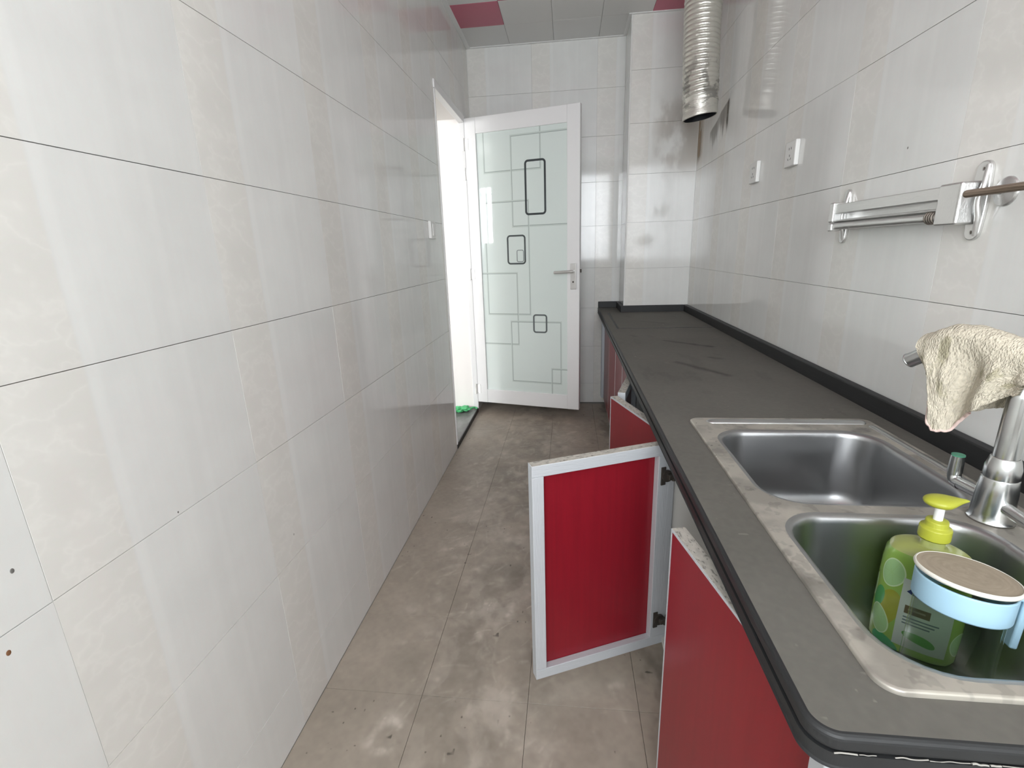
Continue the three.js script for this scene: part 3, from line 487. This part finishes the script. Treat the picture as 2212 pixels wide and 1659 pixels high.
// ---------------------------------------------------------------- two-handle tap
const TX = 0.662, TZ = -0.757, TD = [-0.35, -0.937];                  // spout swings along TD
{
  const tap = thing('kitchen_tap', 'tarnished chrome two-handle kitchen tap with a cloth hung over its spout', 'tap', [TX, SK.y, TZ]);
  part('base', lathe([[0, 0], [0.029, 0], [0.029, 0.003], [0.0265, 0.006], [0.0258, 0.016], [0.0245, 0.05], [0.0225, 0.071], [0.0205, 0.072]], 40), chrome, tap);
  part('collar', lathe([[0.0205, 0.072], [0.0218, 0.0735], [0.0215, 0.09], [0.018, 0.104], [0.0158, 0.106]], 40), chrome, tap);
  part('column', lathe([[0.0155, 0.104], [0.0152, 0.2], [0.0145, 0.222], [0, 0.222]], 32), chrome, tap);
  const P = [[0, 0.205], [0.004, 0.235], [0.028, 0.262], [0.065, 0.27], [0.1, 0.266], [0.13, 0.25], [0.15, 0.233], [0.166, 0.222]].map(([r, y]) => [r * TD[0], y, r * TD[1]]);
  part('spout', tube(P, 0.0128, 50, 18), chrome, tap);
  const lip = part('spout_tip', new THREE.TorusGeometry(0.0118, 0.0016, 8, 24), chrome, tap, P[7]); lip.quaternion.setFromUnitVectors(V(0, 0, 1), V(...P[7]).sub(V(...P[6])).normalize());
  for (const s of [-1, 1]) {
    const h = part('handle', merge([rod([0, 0.03, s * 0.022], [0, 0.026, s * 0.078], 0.0095), tube([[0, 0.026, s * 0.066], [0, 0.027, s * 0.078], [0, 0.034, s * 0.083], [0, 0.05, s * 0.084]], 0.0098, 16, 14), new THREE.CylinderGeometry(0.0095, 0.0105, 0.03, 20).translate(0, 0.056, s * 0.084)]), chrome, tap);
    part('handle_cap', new THREE.CylinderGeometry(0.0094, 0.0094, 0.0025, 20).translate(0, 0.0722, s * 0.084), s < 0 ? M([0.08, 0.3, 0.19], 0.5) : M([0.45, 0.06, 0.06], 0.5), h, null, s < 0 ? 'green cap' : 'red cap');
  }
}
// cloth draped over the spout
{
  const clothMat = M(0xffffff, 1, { map: tex(512, 512, (u, v) => { const a = fbm(u * 7, v * 7, 5, 3), st = ss(0.66, 0.8, fbm(u * 9 + 4, v * 8, 4, 31)), f = fbm(u * 90, v * 90, 2, 6) - 0.5; const k = 0.79 + 0.12 * (a - 0.5) + 0.12 * f - 0.14 * st; return [k, k * 0.96, k * (0.87 - 0.05 * st)]; }), bumpMap: tex(512, 512, grey((u, v) => 0.6 * fbm(u * 70, v * 70, 3, 6) + 0.4 * vnoise(u * 150, v * 150, 9)), false), bumpScale: 0.003, sheen: 0.4, sheenRoughness: 0.8 });
  const spine = new THREE.CatmullRomCurve3([[-0.018, 1.012], [0.0, 1.028], [0.028, 1.04], [0.065, 1.046], [0.1, 1.045], [0.128, 1.033], [0.146, 1.022]].map(([r, y]) => V(r, y, 0)), false, 'centripetal');
  const side = [TD[1], -TD[0]];                                       // towards the viewer side of the spout
  const nu = 100, nv = 130;
  const poly = (P, u) => { const k = clamp(u) * (P.length - 1), i = Math.min(P.length - 2, Math.floor(k)), t = k - i; return [mix(P[i][0], P[i + 1][0], t), mix(P[i][1], P[i + 1][1], t)]; };
  const hemF = new THREE.CatmullRomCurve3([[-0.012, 0.984], [0.014, 0.968], [0.035, 0.948], [0.055, 0.926], [0.07, 0.902], [0.084, 0.893], [0.097, 0.901], [0.105, 0.925], [0.113, 0.96]].map(([r, y]) => V(r, y, 0))).getPoints(60).map((p) => [p.x, p.y]);
  const hemR = new THREE.CatmullRomCurve3([[-0.01, 0.965], [0.02, 0.95], [0.05, 0.935], [0.08, 0.925], [0.105, 0.92], [0.116, 0.935]].map(([r, y]) => V(r, y, 0))).getPoints(60).map((p) => [p.x, p.y]);
  const surf = (u, v, off) => {                                       // v 0: front hem .. 1: rear hem
    const c = spine.getPoint(clamp(u)), rr = 0.0175 + off + 0.005 * (fbm(u * 6, v * 8, 3, 5) - 0.4), w = (v - 0.5) * 2, aw = Math.abs(w), front = w < 0, arc = 0.22;
    let n, y, r = c.x;
    if (aw < arc) { const a = (w / arc) * Math.PI / 2; n = Math.sin(a) * rr; y = c.y + Math.cos(a) * rr; }
    else {
      const t = (aw - arc) / (1 - arc), h = poly(front ? hemF : hemR, u);
      const fold = (Math.sin(u * 15 + 1.2 + 3 * fbm(u * 3, t * 2, 2, 8)) * 0.005 + 0.016 * (fbm(u * 7 + 3, t * 2.6 + (front ? 0 : 7), 4, 15) - 0.5) + 0.012 * Math.exp(-Math.pow((u - 0.38 - 0.12 * (1 - t)) / 0.09, 2)) * -1 * (front ? 1 : 0)) * ss(0, 0.4, t);
      n = Math.sign(w) * (rr + fold + 0.007 * t); y = mix(c.y, h[1], t); r = mix(c.x, h[0], ss(-0.15, 1, t));
    }
    r += 0.003 * (fbm(v * 9, u * 4, 2, 3) - 0.5);
    const hemNoise = aw > 0.97 ? 0.003 * (vnoise(u * 40, front ? 1 : 2, 5) - 0.5) : 0;
    return [TX + r * TD[0] - n * side[0], y + hemNoise + 0.004 * (fbm(u * 16, v * 16, 2, 20) - 0.5), TZ + r * TD[1] - n * side[1]];
  };
  const a = gridGeo(nu, nv, (u, v) => surf(u, v, 0.0035)), b = gridGeo(nu, nv, (u, v) => surf(u, v, 0));
  const cloth = thing('dish_cloth', 'dirty cream terry cloth draped over the tap spout', 'cloth', [0, 0, 0]);
  const dbl = clothMat; dbl.side = THREE.DoubleSide;
  part('cloth_body', merge([a, b]), dbl, cloth);
  const hemPts = []; for (let i = 0; i <= 40; i++) { const p = surf(0.3 + 0.62 * i / 40, 0.0, 0.002); hemPts.push([p[0], p[1] - 0.001, p[2]]); }
  part('hem', tube(hemPts, 0.0024, 80, 8), M([0.72, 0.55, 0.5], 1), cloth, null, 'pinkish stitched hem');
}

// ---------------------------------------------------------------- soap bottle and jug in the near bowl
const BOT = SK.y - 0.19 - 0.001;
{
  const b = thing('soap_bottle', 'green dish soap pump bottle with yellow cap in the near sink bowl', 'bottle', [0.537, BOT, -0.692], -0.607);
  const prof = [[0, 0.046, 0.027], [0.004, 0.051, 0.031], [0.012, 0.0535, 0.033], [0.06, 0.0545, 0.034], [0.142, 0.0535, 0.0335], [0.162, 0.0515, 0.0325], [0.17, 0.048, 0.0305]];
  const sec = (hw, hd, y, n = 64) => Array.from({ length: n }, (_, i) => { const a = i / n * Math.PI * 2, c = Math.cos(a), s = Math.sin(a), e = 0.72; return [hw * Math.sign(c) * Math.pow(Math.abs(c), e), y, -hd * Math.sign(s) * Math.pow(Math.abs(s), e)]; });
  const rings = [sec(0.001, 0.001, 0.002), ...prof.map(([y, w, d]) => sec(w, d, y))];
  const bodyG = loft(rings, false);
  { const p = bodyG.attributes.position, uv = bodyG.attributes.uv; for (let i = 0; i < p.count; i++) uv.setY(i, p.getY(i) / 0.17); }
  const print = canvasTex(1024, 512, (c, w, h) => {                  // u runs round the bottle from its right edge over the back to the left and front
    const gr = c.createLinearGradient(0, 0, 0, h); gr.addColorStop(0, '#6f9a3a'); gr.addColorStop(0.45, '#5f8f22'); gr.addColorStop(0.75, '#7d8f22'); gr.addColorStop(1, '#4f8a3a'); c.fillStyle = '#96bb58'; c.fillRect(0, 0, w, h);
    const lime = (x, y, rx, ry, rot) => { c.save(); c.translate(x, y); c.rotate(rot); c.fillStyle = '#abd394'; c.strokeStyle = '#cfe6b6'; c.lineWidth = 6; c.beginPath(); c.ellipse(0, 0, rx, ry, 0, 0, Math.PI * 2); c.fill(); c.stroke(); c.strokeStyle = '#a9d18c'; c.lineWidth = 3; for (let i = 0; i < 6; i++) { c.beginPath(); c.moveTo(0, 0); c.lineTo(rx * 0.9 * Math.cos(i), ry * 0.9 * Math.sin(i)); c.stroke(); } c.restore(); };
    const patch = (x, y, rx, ry, col) => { c.fillStyle = col; c.beginPath(); c.ellipse(x, y, rx, ry, 0.3, 0, Math.PI * 2); c.fill(); };
    for (let q = 0; q < 2; q++) { const o = q * 512; patch(o + 150, 300, 60, 110, '#a3a83c'); patch(o + 90, 260, 40, 60, '#5aa860'); patch(o + 160, 480, 70, 40, '#46a464'); lime(o + 145, 110, 62, 70, 0.2); lime(o + 120, 370, 52, 76, -0.5); lime(o + 30, 220, 18, 60, 0); lime(o + 445, 380, 60, 60, 0.4); }
    for (const o of [512, 0]) {
      c.fillStyle = '#c6cfc4'; c.fillRect(o + 205, 110, 165, 350);
      c.fillStyle = '#2b3a66'; c.beginPath(); c.moveTo(o + 222, 172); c.lineTo(o + 240, 146); c.lineTo(o + 275, 150); c.lineTo(o + 290, 168); c.lineTo(o + 262, 172); c.lineTo(o + 250, 190); c.closePath(); c.fill();
      c.fillStyle = '#6b6048'; c.fillRect(o + 226, 240, 56, 42); c.fillStyle = '#8f8a76'; c.fillRect(o + 236, 255, 34, 9);
      c.fillStyle = '#6f7d80'; for (let i = 0; i < 3; i++) c.fillRect(o + 226, 298 + i * 16, 90 - i * 14, 7);
      c.fillStyle = '#6aa858'; c.beginPath(); c.ellipse(o + 275, 400, 46, 22, 0.4, 0, Math.PI * 2); c.fill();
    }
  });
  part('bottle_body', bodyG, M(0xffffff, 0.22, { map: print, transmission: 0.22, thickness: 0, clearcoat: 0.3, clearcoatRoughness: 0.1 }), b);
  const sh = []; for (let i = 0; i <= 10; i++) { const t = i / 10, k = Math.pow(1 - t, 0.55); sh.push(sec(mix(0.0145, 0.048, k), mix(0.0145, 0.0305, k), 0.17 + 0.014 * Math.pow(t, 0.7))); }
  sh.push(sec(0.0145, 0.0145, 0.197));
  part('shoulder', loft(sh, false), M([0.42, 0.46, 0.14], 0.35, { transmission: 0.25, thickness: 0 }), b);
  const yellow = M([0.4, 0.42, 0.04], 0.42);
  const cap = part('cap', lathe([[0.013, 0.195], [0.0187, 0.195], [0.0193, 0.197], [0.0193, 0.211], [0.0187, 0.213], [0.0145, 0.2145], [0.014, 0.216], [0.0138, 0.222], [0.0128, 0.2245], [0.005, 0.225]], 40), yellow, b);
  part('pump_stem', new THREE.CylinderGeometry(0.0058, 0.0058, 0.024, 20).translate(0, 0.236, 0), M([0.85, 0.85, 0.83], 0.4), b);
  const hg = new THREE.SphereGeometry(1, 32, 20), p = hg.attributes.position;
  for (let i = 0; i < p.count; i++) { let x = p.getX(i), y = p.getY(i), z = p.getZ(i); const f = ss(0, 1, x), w = 0.0185 * (1 - 0.72 * f); p.setXYZ(i, x < 0 ? x * 0.022 : x * 0.033, (y > 0 ? y * 0.0085 : y * 0.0095) * (1 - 0.45 * f) + 0.004 * f, z * w); }
  hg.computeVertexNormals(); hg.rotateY(0.45); hg.translate(0, 0.254, 0);
  part('pump_head', hg, yellow, b);
}
{
  const j = thing('plastic_jug', 'clear plastic jug with light blue collar and dusty lid in the near sink bowl', 'jug', [0.51, BOT, -0.593], 0);
  const R = 0.047;
  part('jug_body', lathe([[0, 0.001], [R - 0.006, 0.001], [R - 0.001, 0.006], [R, 0.02], [R, 0.165], [R - 0.0025, 0.165], [R - 0.0025, 0.02], [R - 0.008, 0.006], [0, 0.005]], 56), M([0.9, 0.93, 0.9], 0.08, { transmission: 1, thickness: 0, ior: 1.25 }), j);
  const blue = M([0.4, 0.62, 0.76], 0.4);
  part('collar', lathe([[R + 0.0005, 0.152], [R + 0.003, 0.152], [R + 0.0038, 0.154], [R + 0.0045, 0.184], [R + 0.0035, 0.186], [R + 0.001, 0.186], [R + 0.0005, 0.152]], 64), blue, j, null, 'light blue collar');
  const lidTop = tex(256, 256, (u, v) => { const k = 0.62 + 0.09 * (fbm(u * 16, v * 16, 4, 4) - 0.5); return [k, k * 0.92, k * 0.81]; });
  const lid = part('lid', lathe([[0, 0.188], [0.05, 0.188], [0.0535, 0.1895], [0.0545, 0.192], [0.0535, 0.1945], [0.052, 0.1952], [0.0515, 0.1945]], 64), M([0.8, 0.78, 0.7], 0.5), j, null, 'off-white lid rim'); lid.rotation.set(0.0, 0, 0); 
  part('lid_top', lathe([[0.0518, 0.1942], [0.03, 0.1948], [0, 0.195]], 64), M(0xffffff, 0.9, { map: lidTop }), lid, null, 'dusty tan lid top');
  j.quaternion.setFromAxisAngle(V(0.75, 0, 0.65).normalize(), -7 * D2R); j.position.set(0.5, BOT + 0.005, -0.583); lid.position.set(0, 0.003, 0);
  const hd = [0.98, 0.2], hp = (r, y) => [hd[0] * r, y, hd[1] * r];
  const hs = new THREE.Shape(); hs.moveTo(-0.009, -0.0045); hs.lineTo(0.009, -0.0045); hs.lineTo(0.009, 0.0045); hs.lineTo(-0.009, 0.0045);
  const bar = (a, b, w, t) => { const A = V(...a), B = V(...b), d = B.clone().sub(A), g = new RoundedBoxGeometry(t, d.length() + t * 0.6, w, 2, 0.003); const y = d.clone().normalize(), z = V(-hd[1], 0, hd[0]), x = y.clone().cross(z).normalize(); g.applyMatrix4(new THREE.Matrix4().makeBasis(x, y, z)); const c = A.add(B).multiplyScalar(0.5); g.translate(c.x, c.y, c.z); return g; };
  part('handle', merge([bar(hp(0.05, 0.18), hp(0.06, 0.18), 0.02, 0.009), bar(hp(0.063, 0.182), hp(0.06, 0.112), 0.02, 0.009)]), blue, j, null, 'light blue handle');
}

// ---------------------------------------------------------------- metal rack and towel bar on the right wall
{
  const r = thing('wall_rack', 'cast aluminium folding rack fixed to the right wall above the sink', 'rack', [XR, 1.27, -1.37], -Math.PI / 2);   // local x = +z of the room, z = out of the wall
  const X = (z) => z + 1.37;
  const bow = (x, w) => {                                            // bowed wall bracket with two screw holes
    const s = new THREE.Shape(); s.moveTo(-w, -0.058); s.quadraticCurveTo(-w * 0.9, -0.073, 0, -0.073); s.quadraticCurveTo(w * 0.9, -0.073, w, -0.058); s.quadraticCurveTo(w * 1.35, 0, w, 0.058); s.quadraticCurveTo(w * 0.9, 0.073, 0, 0.073); s.quadraticCurveTo(-w * 0.9, 0.073, -w, 0.058); s.quadraticCurveTo(-w * 1.35, 0, -w, -0.058);
    for (const y of [-0.06, 0.06]) { const h = new THREE.Path(); h.absarc(0, y, 0.0042, 0, Math.PI * 2, true); s.holes.push(h); }
    const g = new THREE.ExtrudeGeometry(s, { depth: 0.004, bevelEnabled: true, bevelSize: 0.002, bevelThickness: 0.002, bevelSegments: 2, curveSegments: 10 }); g.translate(x, 0, 0.002); return g;
  };
  const screw = M([0.25, 0.22, 0.19], 0.5, { metalness: 0.7 });
  for (const [x, w, rib] of [[X(-1.122), 0.016, 0.013], [X(-1.606), 0.013, 0.016]]) {
    const k = part('bow_bracket', merge([bow(x, w), tube([[x + w * 0.6, -0.066, 0.006], [x + w, -0.03, rib], [x + w * 1.05, 0, rib + 0.006], [x + w, 0.03, rib], [x + w * 0.6, 0.066, 0.006]], 0.0052, 24, 10)]), castAlu, r);
    for (const y of [-0.06, 0.06]) part('screw', new THREE.SphereGeometry(0.0048, 10, 6).translate(x, y, 0.0035), screw, k);
  }
  part('end_block', rbox(X(-1.178), X(-1.116), -0.044, 0.038, 0.006, 0.046, 0.005, 3), castAlu, r);
  part('channel', merge([rbox(X(-1.59), X(-1.17), 0.008, 0.034, 0.006, 0.044, 0.002, 1), rbox(X(-1.59), X(-1.17), -0.014, -0.009, 0.006, 0.044, 0.002, 1), rbox(X(-1.59), X(-1.17), -0.014, 0.034, 0.004, 0.01, 0.002, 1)]), castAlu, r);
  part('arm_tube', rod([X(-1.595), -0.026, 0.034], [X(-1.17), -0.026, 0.034], 0.0105, 20), castAlu, r);
  part('spring', merge([0, 1, 2, 3].map((i) => new THREE.TorusGeometry(0.0125, 0.002, 8, 20).rotateY(Math.PI / 2).translate(X(-1.184 - i * 0.007), -0.026, 0.034))), screw, r);
  part('end_cap', merge([rbox(X(-1.612), X(-1.59), -0.016, 0.04, 0.004, 0.05, 0.005, 2), rbox(X(-1.612), X(-1.594), -0.04, -0.018, 0.018, 0.048, 0.004, 2)]), castAlu, r);
  const t = thing('towel_bar', 'thin rusty metal bar on round wall flanges beside the aluminium rack', 'towel bar', [XR, 1.282, -1.07], -Math.PI / 2);
  part('bar', merge([rod([-0.018, 0, 0.052], [0.58, 0, 0.06], 0.0072, 16), new THREE.SphereGeometry(0.0074, 12, 8).translate(-0.018, 0, 0.052)]), rustMat, t);
  for (const [x, z] of [[0.004, 0.052], [0.56, 0.06]]) { const f = part('flange', lathe([[0, 0.012], [0.008, 0.012], [0.012, 0.009], [0.024, 0.006], [0.027, 0.003], [0.027, 0]], 32).rotateX(Math.PI / 2).translate(x, 0, 0), castAlu, t); part('post', rod([x, 0, 0.008], [x, 0, z], 0.005, 12), castAlu, f); }
}

// ---------------------------------------------------------------- grime and specks on the tiles
{
  const grimeTex = (w, h, f, col) => { const d = new Uint8Array(w * h * 4); for (let j = 0; j < h; j++) for (let i = 0; i < w; i++) { const k = (j * w + i) * 4, a = clamp(f((i + 0.5) / w, (j + 0.5) / h)); d[k] = col[0]; d[k + 1] = col[1]; d[k + 2] = col[2]; d[k + 3] = a * 255; } const t = new THREE.DataTexture(d, w, h, THREE.RGBAFormat); t.magFilter = THREE.LinearFilter; t.colorSpace = THREE.SRGBColorSpace; t.needsUpdate = true; return t; };
  const sheet = (parent, w, h, map, pos, ry) => { const m = part('grease_stain', new THREE.PlaneGeometry(w, h), new THREE.MeshPhysicalMaterial({ map, transparent: true, roughness: 0.6, side: THREE.DoubleSide }), parent, pos, 'brown greasy stain below the duct'); m.rotation.y = ry; m.castShadow = false; };
  const drip = (u, v, c, s) => { const n = fbm(u * 9, v * 3, 4, s), e = ss(1, 0.8, u) * ss(0, 0.12, v) * ss(1, 0.9, v); return e * (0.25 + 0.75 * n) * Math.exp(-Math.pow((u - c) / 0.16, 2)) * (0.6 + 0.4 * fbm(u * 30, v * 2, 3, s + 3)); };
  sheet(wallRight, 0.3, 0.75, grimeTex(256, 512, (u, v) => 0.55 * clamp(drip(u, v, 0.1, 3) * 1.5 + 0.55 * ss(0.45, 0.7, fbm(u * 6, v * 9, 4, 8)) * ss(0.02, 0.1, u) * ss(0.5, 0.2, u) * ss(0, 0.1, v) * ss(1, 0.9, v)), [168, 142, 108]), [XR - 0.0012, 2.05, ZP + 0.15], -Math.PI / 2);
  sheet(wallRight, 0.36, 0.26, grimeTex(256, 256, (u, v) => {
    const top = 0.55 + 0.4 * u + 0.06 * (fbm(u * 8, 2, 3, 4) - 0.5), st = fbm(u * 22, v * 1.5, 4, 17), bot = 0.15 + 0.5 * fbm(u * 12, 5, 3, 9) + 0.12 * u;
    const edge = ss(0.02, 0.12, u) * (1 - ss(0.95, 0.975, u)), dark = 0.2 + 0.3 * st + 0.35 * ss(0.86, 0.92, u);
    return edge * dark * (1 - ss(top - 0.03, top + 0.01, v)) * ss(bot - 0.16, bot + 0.06, v) * ss(0.25, 0.5, fbm(u * 10, v * 8, 4, 31) + 0.2);
  }, [96, 88, 74]), [XR - 0.0014, 1.81, -3.03], -Math.PI / 2);
  sheet(wallPier, 0.32, 0.55, grimeTex(256, 256, (u, v) => 0.22 * ss(0.3, 0.65, fbm(u * 5, v * 5, 4, 5) + 0.45 * (u - 0.45)) * ss(0, 0.25, v) * ss(1, 0.8, v) * ss(0, 0.35, u), [160, 138, 112]), [0.655, 1.86, ZP + 0.0012], 0);
  const speck = (n, parent, x, y, z, r, col, label) => { const g = new THREE.SphereGeometry(1, 10, 8); g.scale(0.12 * r, r, 0.75 * r); part(n, g, M(col, 0.8), parent, [x, y, z], label); };
  speck('dirt_speck', wallLeft, XL, 0.736, -0.42, 0.004, [0.22, 0.1, 0.045], 'brown speck'); speck('dirt_speck', wallLeft, XL, 0.833, -0.451, 0.0035, [0.16, 0.155, 0.145], 'dark chip'); speck('dirt_speck', wallLeft, XL, 0.768, -0.705, 0.002, [0.1, 0.09, 0.08]);
  speck('dirt_speck', wallRight, XR, 1.414, -1.38, 0.003, [0.2, 0.19, 0.17]); speck('dirt_speck', wallLeft, XL, 0.52, -1.02, 0.003, [0.35, 0.34, 0.32]);
}

renderer.render(scene, camera);
